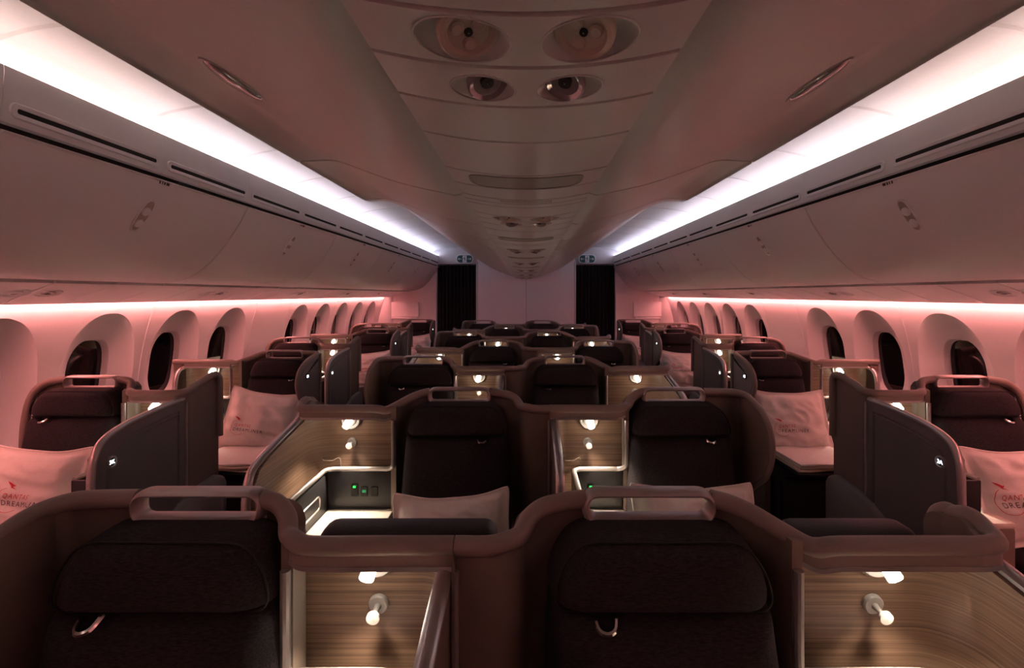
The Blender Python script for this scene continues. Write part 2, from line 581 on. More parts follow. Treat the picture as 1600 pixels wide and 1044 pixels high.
# end wall: centre monument, side walls, headers
mb = MB()
mb.box(-0.90, -0.002, DEND, DEND + 0.3, 0, 2.36, 0.004)
mb.box(0.002, 0.90, DEND, DEND + 0.3, 0, 2.36, 0.004)
struct('wall_back', mb, M['endwall'])
mb = MB().box(-0.915, -0.885, DEND - 0.012, DEND + 0.02, 0, 2.10, 0.005)
struct('trim_6', mb, M['cove'])
mb = MB().box(0.885, 0.915, DEND - 0.012, DEND + 0.02, 0, 2.10, 0.005)
struct('trim_7', mb, M['cove'])
mb = MB().box(-1.72, -0.90, DEND - 0.01, DEND + 0.1, 2.055, 2.40, 0.004)
struct('wall_back_left_header', mb, M['cove'])
mb = MB().box(0.90, 1.72, DEND - 0.01, DEND + 0.1, 2.055, 2.40, 0.004)
struct('wall_back_right_header', mb, M['cove'])
for sd, nm in ((-1, 'wall_back_left'), (1, 'wall_back_right')):
    pl = rounded([(1.64, 0), (2.75, 0), (2.75, 1.62), (2.0, 1.72), (1.7, 2.1), (1.64, 2.1)], 0.01)
    mb = MB().plate([(sd * a, b) for a, b in pl], DEND - 0.005, DEND + 0.1, 0.003, plane='xz')
    struct(nm, mb, M['endwall'])
    # slanted pillar where the sidewall meets the end wall
    mb = MB().wall([(sd * 2.44, DEND - 0.01, 0, 1.46), (sd * 2.50, DEND - 0.10, 0, 1.46), (sd * 2.66, DEND - 0.20, 0, 1.46)], 0.01)
    struct('trim_%d' % (8 if sd < 0 else 9), mb, M['wall'])
# wall behind the camera, closing the cabin
struct('wall_front', MB().box(-2.75, 2.75, Y0 - 0.1, Y0, 0, 2.45), M['endwall'])

for sd, side in ((-1, 'left'), (1, 'right')):
    t = empty('blank_display_panel', (sd * 2.225, DEND - 0.02, 1.09))
    tag(t, 'pale blank panel on the %s end wall above the last seat' % side, 'panel')
    pl = rounded([(-.265, 0), (.265, 0), (.265, .27), (-.265, .27)], 0.02)
    put('panel_face', MB().plate(pl, 0, -0.03, 0.005, plane='xz').mesh('panel_face', M['wall']), t)
    put('lower_bracket', MB().box(-.23, .23, -0.035, 0.0, -0.035, -0.01, 0.004).mesh('lower_bracket', M['bin']), t)

# ================================================================== glowing strips
mb0 = {}
for sd, side in ((-1, 'left'), (1, 'right')):
    mb = MB().box(*sorted((sd * 1.613, sd * 1.640)), 0.0 + Y0 + .02, DEND - 0.03, 2.170, 2.219, 0.004)
    o = put('light_strip', mb.mesh('cove_strip', M['cove_led']))
    tag(o, 'glowing white strip in the ceiling cove above the %s overhead bins' % side, 'light')
    mb = MB().box(*sorted((sd * 2.500, sd * 2.526)), Y0 + .02, DEND - 0.22, 1.462, 1.472, 0.003)
    o = put('light_strip', mb.mesh('sidewall_strip', M['wall_led']))
    tag(o, 'glowing red strip under the %s bins washing the window wall' % side, 'light')

# ================================================================== overhead bins
ORD = ['first', 'second', 'third', 'fourth', 'fifth', 'sixth', 'seventh', 'eighth']
BL = 1.31
door_prof = cr([(1.612, 2.008), (1.618, 1.99), (1.655, 1.915), (1.705, 1.838), (1.755, 1.767), (1.82, 1.694), (1.89, 1.633), (1.96, 1.595), (2.03, 1.574), (2.092, 1.5635)], 4)
def dpt(s):
    """point and outward normal on the door at arc fraction s"""
    i = s * (len(door_prof) - 1)
    a = int(min(i, len(door_prof) - 2)); t = i - a
    p, q = Vector(door_prof[a]), Vector(door_prof[a + 1])
    d = (q - p).normalized()
    return p.lerp(q, t), Vector((d.y, -d.x)), d     # normal points into the cabin (-x, -z)
binmesh = {}
def make_bin(sd, length):
    key = (sd, round(length, 2))
    if key in binmesh:
        return binmesh[key]
    g = 0.0035
    parts = []
    # valance above the door
    va = [(1.600, 2.205), (1.598, 2.19), (1.606, 2.06), (1.612, 2.034), (1.63, 2.03), (1.645, 2.06), (1.645, 2.16), (1.6115, 2.168), (1.6105, 2.205)]
    mb = MB()
    rows = [[(sd * x, yy, z) for x, z in va] for yy in (g * .3, length - g * .3)]
    o = len(mb.v)
    mb.grid(rows, closed_v=True)
    n = len(va)
    mb.f += [tuple(range(n)), tuple(range(n, 2 * n))]
    parts.append(('valance', mb.mesh('valance', M['bin'], ang=0.7), None))
    # door
    mb = MB()
    outer = [(p[0], p[1]) for p in door_prof]
    inner = []
    for i in range(len(door_prof)):
        p, nrm, d = dpt(i / (len(door_prof) - 1))
        inner.append((p.x - nrm.x * 0.02, p.y - nrm.y * 0.02))
    sec = outer + inner[::-1]
    cs = []
    for yy, s_ in ((g, 0.004), (g + 0.003, 0), (length - g - 0.003, 0), (length - g, 0.004)):
        row = []
        for i in range(len(outer)):
            p, nrm, d = dpt(i / (len(door_prof) - 1))
            row.append((sd * (p.x - nrm.x * s_), yy, p.y - nrm.y * s_))
        row += [(sd * x, yy, z) for x, z in inner[::-1]]
        cs.append(row)
    n = len(sec)
    mb.grid(cs, closed_v=True)
    mb.f += [tuple(range(n)), tuple(range(3 * n, 4 * n))]
    parts.append(('bin_door', mb.mesh('bin_door', M['bin'], ang=0.5), None))
    # lip along the top of the door
    p, nrm, d = dpt(0.02)
    lp = MB().box(0, 1, 0, 1, 0, 1)
    lip = MB()
    a, na, _ = dpt(0.0); b, nb_, _ = dpt(0.085)
    poly = [(a.x - .002, a.y), (a.x - 0.011, a.y - .004), (b.x - 0.011, b.y + 0.004), (b.x - .001, b.y)]
    rows = [[(sd * x, yy, z) for x, z in poly] for yy in (g, length - g)]
    lip.grid(rows, closed_v=True)
    lip.f += [(0, 1, 2, 3), (4, 5, 6, 7)]
    parts.append(('door_lip', lip.mesh('door_lip', M['bin']), None))
    # latch: oval recess with two round buttons
    yc = length / 2
    s0, s1 = 0.22, 0.42
    def surf(u, s, h):
        p, nrm, d = dpt(s)
        return (sd * (p.x + nrm.x * h), yc + u, p.y + nrm.y * h)
    mb = MB()
    N = 32
    rings = []
    for sc, h in ((1.22, -0.002), (1.16, 0.004), (1.0, 0.005), (0.95, 0.0015), (0.3, 0.001)):
        ring = []
        for k in range(N):
            a = 2 * math.pi * k / N
            u, v = sup(a, 0.026, 1.0, 2.6)
            ring.append(surf(u * sc, (s0 + s1) / 2 + v * (s1 - s0) / 2 * (sc * .25 + .75), h))
        rings.append(ring)
    mb.grid(rings, closed_v=True)
    mb.f.append(tuple(range((len(rings) - 1) * N, len(rings) * N)))
    parts.append(('latch', mb.mesh('latch', M['bin']), None))
    li = len(parts) - 1
    mb = MB()
    rings = []
    for sc, h in ((0.93, 0.0035), (0.9, 0.002)):
        ring = []
        for k in range(N):
            a = 2 * math.pi * k / N
            u, v = sup(a, 0.026, 1.0, 2.6)
            ring.append(surf(u * sc, (s0 + s1) / 2 + v * (s1 - s0) / 2 * sc, h))
        rings.append(ring)
    mb.grid(rings, closed_v=True)
    mb.f.append(tuple(range(N, 2 * N)))
    parts.append(('latch_recess', mb.mesh('latch_recess', M['nozzle']), li))
    for sv in (0.29, 0.365):
        p, nrm, d = dpt(sv)
        mb = MB().lathe([(0.0215, 0), (0.020, 0.008), (0.012, 0.0115), (0.001, 0.012)], (sd * p.x, yc, p.y), (sd * nrm.x, 0, nrm.y), 20)
        parts.append(('latch_button', mb.mesh('latch_button', M['bin']), li))
    # row label plate with two little printed marks
    p, nrm, d = dpt(0.045)
    mb = MB().box(0, 1, 0, 1, 0, 1) if False else MB()
    a, b = dpt(0.012)[0], dpt(0.08)[0]
    poly = [(a.x - .008, a.y - .001), (a.x - 0.0125, a.y - .004), (b.x - 0.0125, b.y + .004), (b.x - .008, b.y + .001)]
    rows = [[(sd * x, yy, z) for x, z in poly] for yy in (yc - 0.075, yc + 0.075)]
    mb.grid(rows, closed_v=True)
    mb.f += [(0, 1, 2, 3), (4, 5, 6, 7)]
    parts.append(('row_label', mb.mesh('row_label', M['bin']), None))
    ri = len(parts) - 1
    mk = MB()
    for u0, u1 in ((-.03, -.022), (-.014, -.008), (-.002, .006), (.012, .030)):
        x_ = a.x - 0.0133
        mk.add([(sd * x_, yc + u0, a.y - .010), (sd * x_, yc + u1, a.y - .010), (sd * (x_ + .003), yc + u1, a.y - .022), (sd * (x_ + .003), yc + u0, a.y - .022)], [(0, 1, 2, 3)])
    parts.append(('printed_mark', mk.mesh('printed_mark', M['ink']), ri))
    # two air slots in the valance, each an oval frame with a black slit
    nslot = 2 if length > 1.0 else 1
    sl = length / nslot
    for q in range(nslot):
        ym = sl * (q + 0.5)
        hl = 0.305 if length > 1.0 else sl / 2 - 0.03
        def vp(u, v, h):
            z = 2.078 + v
            x = lerp(1.598, 1.606, (2.19 - z) / 0.13) - h
            return (sd * x, ym + u, z)
        fr = MB()
        rings = []
        st = rounded([(-hl, -.022), (hl, -.022), (hl, .022), (-hl, .022)], .022, 6)
        st2 = rounded([(-hl + .02, -.008), (hl - .02, -.008), (hl - .02, .008), (-hl + .02, .008)], .008, 6)
        rings = [[vp(u, v, -0.002) for u, v in offset(st, -.004)], [vp(u, v, 0.004) for u, v in st], [vp(u, v, 0.004) for u, v in offset(st, 0.006)], [vp(u, v, 0.002) for u, v in st2]]
        fr.grid(rings, closed_v=True)
        parts.append(('air_slot', fr.mesh('air_slot', M['bin']), None))
        ai = len(parts) - 1
        dk = MB().add([vp(u, v, 0.0024) for u, v in st2], [tuple(range(len(st2)))])
        parts.append(('slot_opening', dk.mesh('slot_opening', M['black']), ai))
    binmesh[key] = parts
    return parts
for sd, side in ((-1, 'left'), (1, 'right')):
    y = 1.47 - BL
    i = 0
    while y < DEND - 0.1:
        ln = min(BL, DEND - y)
        t = empty('overhead_bin', (0, y, 0))
        if i == 0:
            lab = 'pale %s overhead bin nearest the camera, mostly cut off by the photo edge' % side
        else:
            lab = '%s overhead bin, %s along from the camera that shows its latch' % (side, ORD[i - 1])
            if ln < BL - 0.01:
                lab = 'short %s overhead bin against the end wall' % side
        tag(t, lab, 'overhead bin', 'overhead bins on the %s side' % side)
        objs = []
        for nm, me, par in make_bin(sd, ln):
            objs.append(put(nm, me, t if par is None else objs[par]))
        y += BL
        i += 1

# ================================================================== centre service panels under the hood
def czp(x):
    return CAMZ + .290 + .024 * (x / .2) ** 2
CUPS = []
def dent(x, y):
    """depth of the dished recesses in the panel at x, y"""
    d = 0
    for cx, cy, rx, ry, dp in CUPS:
        r = math.hypot((x - cx) / rx, (y - cy) / ry)
        if r < 1:
            t = min(1, (1 - r) / .42)
            d = max(d, dp * (t * t * (3 - 2 * t)) * .8 + dp * .2 * min(1, (1 - r) / .06))
    return d
def strip_plate(y0, y1, fine=False):
    mb = MB()
    n = 132 if fine else 24
    xs = [-.198 + .396 * k / n for k in range(n + 1)]
    g = 0.0018
    rows = []
    inner = [(lerp(y0 + g + .003, y1 - g - .003, k / 32), 0) for k in range(1, 32)] if fine else []
    for yy, dz in [(y0 + g, .006), (y0 + g + .003, 0)] + inner + [(y1 - g - .003, 0), (y1 - g, .006)]:
        rows.append([(x, yy, czp(x) + dz + (dent(x, yy) if fine else 0)) for x in xs])
    for yy in (y1 - g, y0 + g):
        rows.append([(x, yy, czp(x) + .016) for x in xs])
    mb.grid(rows[:-2] if fine else rows, closed_u=not fine)
    return mb
PSUP = 1.31
for k in range(0, 7):
    b = 0.30 + PSUP * k
    if b > DEND - 0.3:
        break
    t = empty('service_panel', (0, b, CAMZ + .30))
    tag(t, ('centre ceiling service panel right overhead, with two air vents and two reading lights' if k == 0 else
            '%s centre ceiling service panel along the hood from the camera' % ORD[k]), 'service panel', 'service panels along the centre hood')
    z0 = CAMZ + .30
    def sub(mb, nm, mat, par=None, ang=0.6):
        mb.v = [(x, y - b, z - z0) for x, y, z in mb.v]
        return put(nm, mb.mesh(nm, M[mat], ang=ang), par or t)
    o_ = PSUP * k
    CUPS = []
    for sx in (-1, 1):
        CUPS.append((sx * .074, .556 + o_, .056, .050, .020))
        CUPS.append((sx * .062, .683 + o_, .046, .042, .017))
    cuts = [0.30, 0.497, 0.615, 0.745, 0.92, 1.175, 1.33, 1.48, 1.55, 1.61]
    for qi, (c0, c1) in enumerate(zip(cuts, cuts[1:])):
        c0 += o_; c1 += o_
        if c1 > DEND:
            break
        sub(strip_plate(c0, c1, qi in (1, 2)), 'cover_plate', 'hood', ang=.9)
    for cx, cy, rx, ry, dp in CUPS:
        if cy > DEND - .1:
            break
        sub(MB().tube([(cx + rx * math.cos(q * math.pi / 20), cy + ry * math.sin(q * math.pi / 20), czp(cx + rx * math.cos(q * math.pi / 20)) - .0002) for q in range(40)], .0013, 6, closed=True), 'cup_rim', 'hood')
    for sx in (-1, 1):
        if .75 + o_ > DEND:
            break
        cx, cy = sx * .066, .546 + o_
        ax = Vector((sx * -.30, -.42, -1)).normalized()
        oo = Vector((cx, cy, czp(cx) + .007))
        sub(MB().lathe([(.036, -.006), (.036, .002), (.033, .006), (.028, .006), (.0255, .003), (.0245, .001), (.001, .001)], oo, ax, 28), 'air_nozzle', 'nozzle')
        for q in range(3):
            a = q * 2.094 + .4
            u = ax.cross(Vector((0, 1, 0))).normalized(); v = ax.cross(u)
            c = oo + (u * math.cos(a) + v * math.sin(a)) * .0145 + ax * .001
            sub(MB().lathe([(.0085, -.003), (.0085, .002), (.006, .004), (.001, .004)], c, ax, 14), 'nozzle_vane', 'nozzle')
        sub(MB().lathe([(.005, 0), (.005, .0025), (.001, .003)], oo + ax * .001, ax, 12), 'nozzle_hub', 'black')
        cx, cy = sx * .055, .676 + o_
        oo = Vector((cx, cy, czp(cx) + .006))
        sub(MB().lathe([(.029, -.004), (.029, .003), (.026, .006), (.020, .002), (.011, .003), (.001, .003)], oo, ax, 24), 'reading_light', 'lens')
        sub(MB().lathe([(.0095, 0), (.0095, .006), (.001, .007)], oo + Vector((0, -.008, 0)), ax, 14), 'lamp_bulb', 'black')
    # unlit information sign: wide rounded recess
    ys0, ys1 = 1.195 + o_, 1.315 + o_
    if ys1 < DEND:
        xo = rounded([(-.148, ys0), (.148, ys0), (.148, ys1), (-.148, ys1)], .045, 6)
        cyy = (ys0 + ys1) / 2
        xo = [tuple(lerp(a_, b_, q / 8) for a_, b_ in zip(xo[i], xo[(i + 1) % len(xo)])) for i in range(len(xo)) for q in range(8)]
        bm_rows = []
        for sc_, h in ((1.0, .001), (1.0, -.0022), (.985, -.0022), (.97, -.0008)):
            bm_rows.append([(x * sc_, cyy + (y - cyy) * sc_, czp(x * sc_) + h) for x, y in xo])
        for f_ in (.9, .8, .7, .6, .5, .4, .3, .2, .1, .02):
            bm_rows.append([(x * .97 * f_, cyy + (y - cyy) * .97 * f_, czp(x * .97 * f_) - .0008) for x, y in xo])
        sub(MB().grid(bm_rows, closed_v=True), 'information_sign', 'sign_dark')
    ys0 = 1.515 + o_
    if ys0 < DEND - .1:
        mb = MB()
        for q in range(27):
            x = -.078 + .006 * q
            mb.box(x - .0012, x + .0012, ys0 - .014, ys0 + .014, czp(x) - .003, czp(x) + .004)
        sub(mb, 'speaker_grille', 'nozzle')

# slim oval lens lights in the near hood
for sd, side in ((-1, 'left'), (1, 'right')):
    mbf, mbl = MB(), MB()
    N = 28
    def hz(x):
        return CAMZ + interp([(a, b) for a, b in near[:9]], abs(x))
    def ring(sc, h):
        r_ = []
        for k in range(N):
            a = 2 * math.pi * k / N
            x = .585 + math.cos(a) * .030 * sc
            r_.append((sd * x, 0.965 + math.sin(a) * .088 * sc, hz(x) + h))
        return r_
    mbf.grid([ring(1.14, .004), ring(1.1, -.003), ring(1.0, -.002), ring(.97, .0)], closed_v=True)
    mbl.grid([ring(1.0, -.001), ring(.92, -.005), ring(.75, -.0085), ring(.5, -.011), ring(.25, -.012), ring(.02, -.0123)], closed_v=True)
    t = empty('ceiling_light', (sd * .585, .965, hz(.585)))
    tag(t, 'slim oval lens light in the hood at the upper %s' % side, 'light')
    for mb, nm, mat in ((mbf, 'bezel', 'hood'), (mbl, 'lens', 'lens')):
        mb.v = [(x - t.location.x, y - t.location.y, z - t.location.z) for x, y, z in mb.v]
        put(nm, mb.mesh(nm, M[mat]), t)

# service units in the soffit under the bins
for sd, side in ((-1, 'left'), (1, 'right')):
    for k in range(5):
        y0 = 2.16 + 1.29 * k
        t = empty('side_service_unit', (sd * 2.30, y0 + .075, 1.512))
        tag(t, '%s vent and light pair from the camera, under the %s bins' % (ORD[k], side), 'service unit', 'service units under the %s bins' % side)
        ax = Vector((-sd * .28, -.1, -1)).normalized()
        for q in (0, 1):
            c = (sd * 0.0, -.075 + .15 * q, -.004)
            cu = put('dished_cup', MB().lathe([(.055, .001), (.05, .006), (.044, .003), (.030, -.004), (.028, -.004)], c, ax, 24).mesh('dished_cup', M['bin']), t)
            put('nozzle', MB().lathe([(.028, -.004), (.026, .004), (.014, .006), (.012, .002), (.001, .002)], c, ax, 20).mesh('nozzle', M['bin'] if q == 0 else M['lens']), t)

# ================================================================== exit signs and curtains
for sd, side in ((-1, 'left'), (1, 'right')):
    cx = -1.12 if sd < 0 else 1.115
    t = empty('exit_sign', (cx, DEND - 0.012, 2.145))
    tag(t, 'green oval exit sign with running figure above the %s aisle curtain' % side, 'exit sign')
    ov = rounded([(-.165, -.088), (.165, -.088), (.165, .088), (-.165, .088)], .0875, 8)
    gr = rounded([(-.138, -.066), (.138, -.066), (.138, .066), (-.138, .066)], .065, 8)
    put('housing', MB().plate(ov, 0, -.035, .01, plane='xz').mesh('housing', M['signwhite']), t)
    put('green_face', MB().plate(gr, -.034, -.038, .001, plane='xz').mesh('green_face', M['signgreen']), t)
    wp = put('figure_panel', MB().box(-.036, .036, -.0395, -.037, -.060, .060).mesh('figure_panel', M['signwhite']), t)
    fig = MB()
    yy = -.0402
    def q2(a, b, w_):
        a, b = Vector(a), Vector(b)
        n = Vector((-(b - a).y, (b - a).x)).normalized() * w_
        fig.add([(p.x, yy, p.y) for p in (a + n, b + n, b - n, a - n)], [(0, 1, 2, 3)])
    q2((-.004, .028), (.002, -.008), .008)
    q2((.0, .022), (.022, .010), .004); q2((-.004, .024), (-.024, .012), .004); q2((-.024, .012), (-.028, -.002), .004)
    q2((.002, -.006), (.018, -.024), .005); q2((.018, -.024), (.030, -.030), .005)
    q2((.0, -.006), (-.010, -.030), .005); q2((-.010, -.030), (-.014, -.052), .005)
    fig.add([(.004 + .0085 * math.cos(a * .5236), yy, .042 + .0085 * math.sin(a * .5236)) for a in range(12)], [tuple(range(12))])
    put('running_figure', fig.mesh('running_figure', M['signgreen']), wp)
    for s2 in (-1, 1):
        ar = MB()
        c = s2 * .088
        ar.add([(c - s2 * .030, yy, .004), (c + s2 * .012, yy, .004), (c + s2 * .012, yy, -.004), (c - s2 * .030, yy, -.004)], [(0, 1, 2, 3)])
        ar.add([(c + s2 * .034, yy, 0), (c + s2 * .006, yy, .026), (c + s2 * .014, yy, 0), (c + s2 * .006, yy, -.026)], [(0, 1, 2, 3)])
        put('arrow', ar.mesh('arrow', M['signwhite']), t)
    x0, x1 = (-1.63, -.905) if sd < 0 else (.905, 1.63)
    rows = []
    for q in range(97):
        u = q / 96
        x = lerp(x0, x1, u)
        yv = DEND + 0.06 + .022 * math.sin(u * 2 * math.pi * 11) + .008 * math.sin(u * 37)
        top = 2.035 - .01 * math.sin(u * 2 * math.pi * 7) - (0.05 * max(0, 1 - (u if sd < 0 else 1 - u) * 14))
        rows.append([(x, yv, 0.01), (x, yv - .004, .7), (x, yv, 1.4), (x, yv, top)])
    rows2 = [[(x, y + .006, z) for x, y, z in r_] for r_ in rows]
    mb = MB().grid(rows).grid(rows2)
    o = put('aisle_curtain', mb.mesh('aisle_curtain', M['curtain'], ang=1.2))
    tag(o, 'black pleated curtain drawn across the end of the %s aisle' % side, 'curtain')
    o = put('curtain_rail', MB().tube([(x0, DEND + .06, 2.045), (x1, DEND + .06, 2.045)], .008, 8).mesh('curtain_rail', M['silver']))
    tag(o, 'pale rail holding the %s aisle curtain under the exit sign' % side, 'rail')

# ================================================================== seats
ZR = 1.029     # height of the low shoulder rail
YF = -0.085    # front plane of the shell

def build_seat(kind, m, side):
    """list of (name, mesh, parent index, label, light) for one seat.  kind A: console between seat and aisle; B: console on the inner side, wing on the aisle"""
    P = []
    def add(nm, mb, mat, par=None, label=None, ang=0.6):
        P.append((nm, mb.mesh(nm, M[mat], mirror=m, ang=ang), par, label, None))
        return len(P) - 1
    HW = 0.127
    zt = 1.082
    if kind == 'A':
        xe = 0.50 if side else 0.66
        t0 = 0.225 if side else 0.258
        x_in = -0.36 if side else -0.383
        ext = 0.19 if side else 0.075
        hz_ = 1.078 if side else 1.034
        left = [(x_in, YF, ZR), (-.32, YF, ZR), (-.288, YF + .008, ZR + .004), (-.262, -.05, 1.032), (-.243, -.022, 1.053), (-.215, -.006, 1.067), (-.17, 0, 1.076), (-HW, 0, zt)]
        if side:
            left = [(-.29, -.05, .72), (-.288, -.045, .86), (-.28, -.035, .96), (-.262, -.022, 1.025), (-.225, -.008, 1.062), (-.175, 0, 1.076), (-HW, 0, zt)]
            right = [(HW, 0, zt), (.17, 0, 1.076), (.20, -.012, 1.062), (.222, -.045, 1.035), (.25, YF + .008, ZR + .004), (.29, YF, ZR), (xe - .06, YF, ZR), (xe - .02, YF + .010, ZR), (xe, YF + .045, ZR + .004)]
            right += [(xe, 0.0, ZR + .018), (xe, .06, hz_ - .016), (xe, .12, hz_), (xe, ext - .025, hz_ - .003), (xe, ext - .004, hz_ - .028), (xe, ext, hz_ - .09), (xe, ext, .75)]
        else:
            right = [(HW, 0, zt), (.165, -.006, 1.074), (.205, -.022, 1.060), (.25, -.05, 1.038), (.295, -.074, 1.020), (.345, YF, ZR), (xe - .10, YF, ZR), (xe - .06, YF, ZR), (xe - .018, YF + .012, ZR), (xe, YF + .05, ZR + .004),
                     (xe, .0, ZR + .016), (xe, .035, hz_), (xe - .004, ext - .02, hz_ - .002), (xe - .006, ext, hz_ - .03), (xe - .006, ext, hz_ - .10), (xe - .006, ext, .75)]
        wl = [(x_in, YF), (-.315, YF), (-.283, YF + .010), (-.262, -.050), (-.248, -.018), (-.225, .0), (-.19, .008)]
        wr = [(.19, .008), (.215, -.002), (t0 - .018, -.03), (t0 - .010, YF)]
        if side:
            wl = [(-.288, -.06), (-.284, -.035), (-.262, -.01), (-.225, .004), (-.19, .008)]
        dl = 0.55 if side else 0.455
    else:
        t0 = 0.335 if side else 0.218
        xe = 0.67 if side else 0.510
        x_out = 0.735 if side else 0.532
        wl_ = 0.36 if side else 0.27
        xw = -0.252 if side else -0.286
        left = [(xw, -.06, .665), (xw, -.5 * wl_, .735), (xw, -.84 * wl_, .805), (xw, -wl_, .90), (xw, -.95 * wl_, .985), (xw, -.72 * wl_, 1.042), (xw, -.38 * wl_, 1.070), (xw + .006, -.05, 1.079), (xw + .03, -.010, 1.080), (xw + .07, 0, 1.080), (-HW, 0, zt)]
        if side:
            right = [(HW, 0, zt), (.165, -.006, 1.074), (.205, -.022, 1.058), (.26, -.05, 1.036), (.305, -.074, 1.020), (.35, YF, ZR), (.5, YF, ZR), (x_out, YF, ZR)]
        else:
            right = [(HW, 0, zt), (.160, -.004, 1.072), (.188, -.022, 1.055), (.205, -.05, 1.034), (.228, YF + .010, ZR + .006), (.265, YF, ZR), (.4, YF, ZR), (x_out, YF, ZR)]
        wl = [(xw, -.06), (xw + .004, -.03), (xw + .02, -.004), (xw + .05, .006), (-.19, .008)]
        wr = [(.17, .008), (.190, -.004), (.204, -.03), (.208, YF)] if not side else [(.19, .008), (.225, -.002), (.25, -.03), (.262, YF)]
        dl = 0.16 if side else 0.455
    L = cr(left, 6)
    Rr = cr(right, 6)
    # ---- shell: niche behind the seat, outer back, lower body
    def railz(x, path):
        best = min(path, key=lambda p: abs(p[0] - x) + (0 if p[1] < .02 else 1))
        return best[2]
    sh = MB()
    lp = [(x, y, .08, (min(p[2] for p in L if abs(p[0] - x) < .012) if kind == 'A' and side and any(abs(p[0] - x) < .012 for p in L) else railz(x, L) if kind == 'A' else 1.078)) for x, y in cr(wl, 4)]
    lp += [(-HW - .002, .012, .08, 1.074)]
    mid = [(-HW + .001, .012, .08, 1.034), (HW - .001, .012, .08, 1.034)]
    rp = [(HW + .002, .012, .08, 1.074)] + [(x, y, .08, railz(x, Rr)) for x, y in cr(wr, 4)]
    for pth in (lp, mid, rp):
        sh.wall(pth, 0.022)
    if kind == 'A':
        ap = [p for p in Rr if p[0] > xe - .018 and p[2] > 1.0]
        sh.wall([(x - .004, y, .06, z) for x, y, z in ap], 0.026)
    else:
        sh.wall([(xe + .024 if not side else xe + .01, YF, .08, ZR), (x_out, YF, .08, ZR)], 0.03)
    # outer back panel seen from behind
    sh.box(-.24 if kind == 'A' else -.23, (.25 if kind == 'A' else (.66 if side else .53)), .03, .055, .08, .92, .01)
    si = add('shell', sh, 'shell')
    # ---- top rail in two runs with the handle between
    rl = 0.018 if kind == 'A' else [0.010 + 0.008 * min(1, max(0, (i / len(L) - .45) / .35)) for i in range(len(L))]
    add('top_rail', MB().tube(L, rl, 12), 'rail', ang=1.2)
    add('top_rail', MB().tube(Rr, 0.018, 12), 'rail', ang=1.2)
    # ---- handle with its slot
    loop = rounded([(-HW - .001, 1.040), (HW + .001, 1.040), (HW + .001, 1.093), (-HW - .001, 1.093)], .0264, 8)
    loop = [(x, 0.002, z + .004 * (1 - (x / HW) ** 2)) for x, z in loop]
    add('handle', MB().tube(loop, .0085, 12, closed=True, side=(0, 1, 0), r2=.023), 'handle', label='silver grab handle along the seat top')
    # ---- band and silver strip below the low rail over the console
    lowp = [p for p in Rr if p[0] >= t0 - .003 and p[1] < YF + .06 and (kind == 'B' or p[0] < xe - .002)]
    if kind == 'B':
        lowp = [p for p in lowp if p[0] <= xe + .024]
    if kind == 'B' and not side:
        add('frame_trim', MB().tube([(xe + .026, YF - .004, .985), (xe + .026, YF - .004, .30)], .006, 8), 'silver', label='upright silver frame beside the divider')
    add('rail_band', MB().wall([(x, y - .013, z - .032, z) for x, y, z in lowp], .02), 'rail')
    add('silver_strip', MB().wall([(x, y - .0145, z - .041, z - .032) for x, y, z in lowp], .03), 'silver', label='slim silver strip over the console')
    add('niche_top', MB().wall([(x, y - .004, z - .038, z - .032) for x, y, z in lowp], .10), 'shell')
    # ---- wooden lining of the console niche
    wi = xe - .035 if kind == 'A' else xe - .006
    if kind == 'A' and not side:
        dz = [(-.07, .985), (-.267, .945), (-.40, .907), (-.44, .865), (-.455, .80)]
    elif kind == 'A':
        dz = [(-.07, 1.0), (-.25, .985), (-.40, .965), (-.50, .930), (-.54, .87), (-.55, .80)]
    elif not side:
        dz = [(-.07, .985), (-.267, .945), (-.40, .907), (-.44, .865), (-.455, .80)]
    else:
        dz = [(-.07, .985), (-.11, .975), (-.14, .95), (-.155, .90), (-.16, .80)]
    dcurve = cr(dz, 5)
    tabz = sorted((-y, z) for y, z in dcurve)
    rc = .085 if kind == 'A' and not side else .05
    wp = [(t0 - .006, .0), (wi - rc - .02, .0)]
    for q in range(9):
        a = math.pi / 2 * q / 8
        wp.append((wi - rc + rc * math.sin(a), -rc + rc * math.cos(a)))
    for q in range(1, 13):
        wp.append((wi, lerp(-rc, -dl + .012, q / 12)))
    wd = MB().wall([(x, y, .56, (min(.992, interp(tabz, -y) - .004) if y < -.07 else .992)) for x, y in wp], .012)
    wn_ = add('wood_lining', wd, 'wood', label='grained wood lining of the console')
    # ---- side panel: aisle door (A) or divider (B)
    outl = [(-.06, .10)] + [(y, z) for y, z in [(-.06, dz[0][1])] + dcurve[1:]] + [(-dl, .10)]
    if kind == 'A':
        di = add('door_panel', MB().plate(outl, wi + .012, xe + .002, .005, inset=(.045, .006)), 'door', ang=.5)
    else:
        di = add('divider_panel', MB().plate(outl, xe - .006, xe + .018, .005), 'shell', ang=.5)
    xm = (wi + .012 + xe) / 2 if kind == 'A' else xe + .005
    edge = [(xm, y, z + .002) for y, z in dcurve] + [(xm, -dl - .002, .7), (xm, -dl - .002, .42)]
    add('edge_trim', MB().tube(edge, .011, 10, side=(1, 0, 0), r2=.016), 'silver', di, label='silver edge of the side panel')
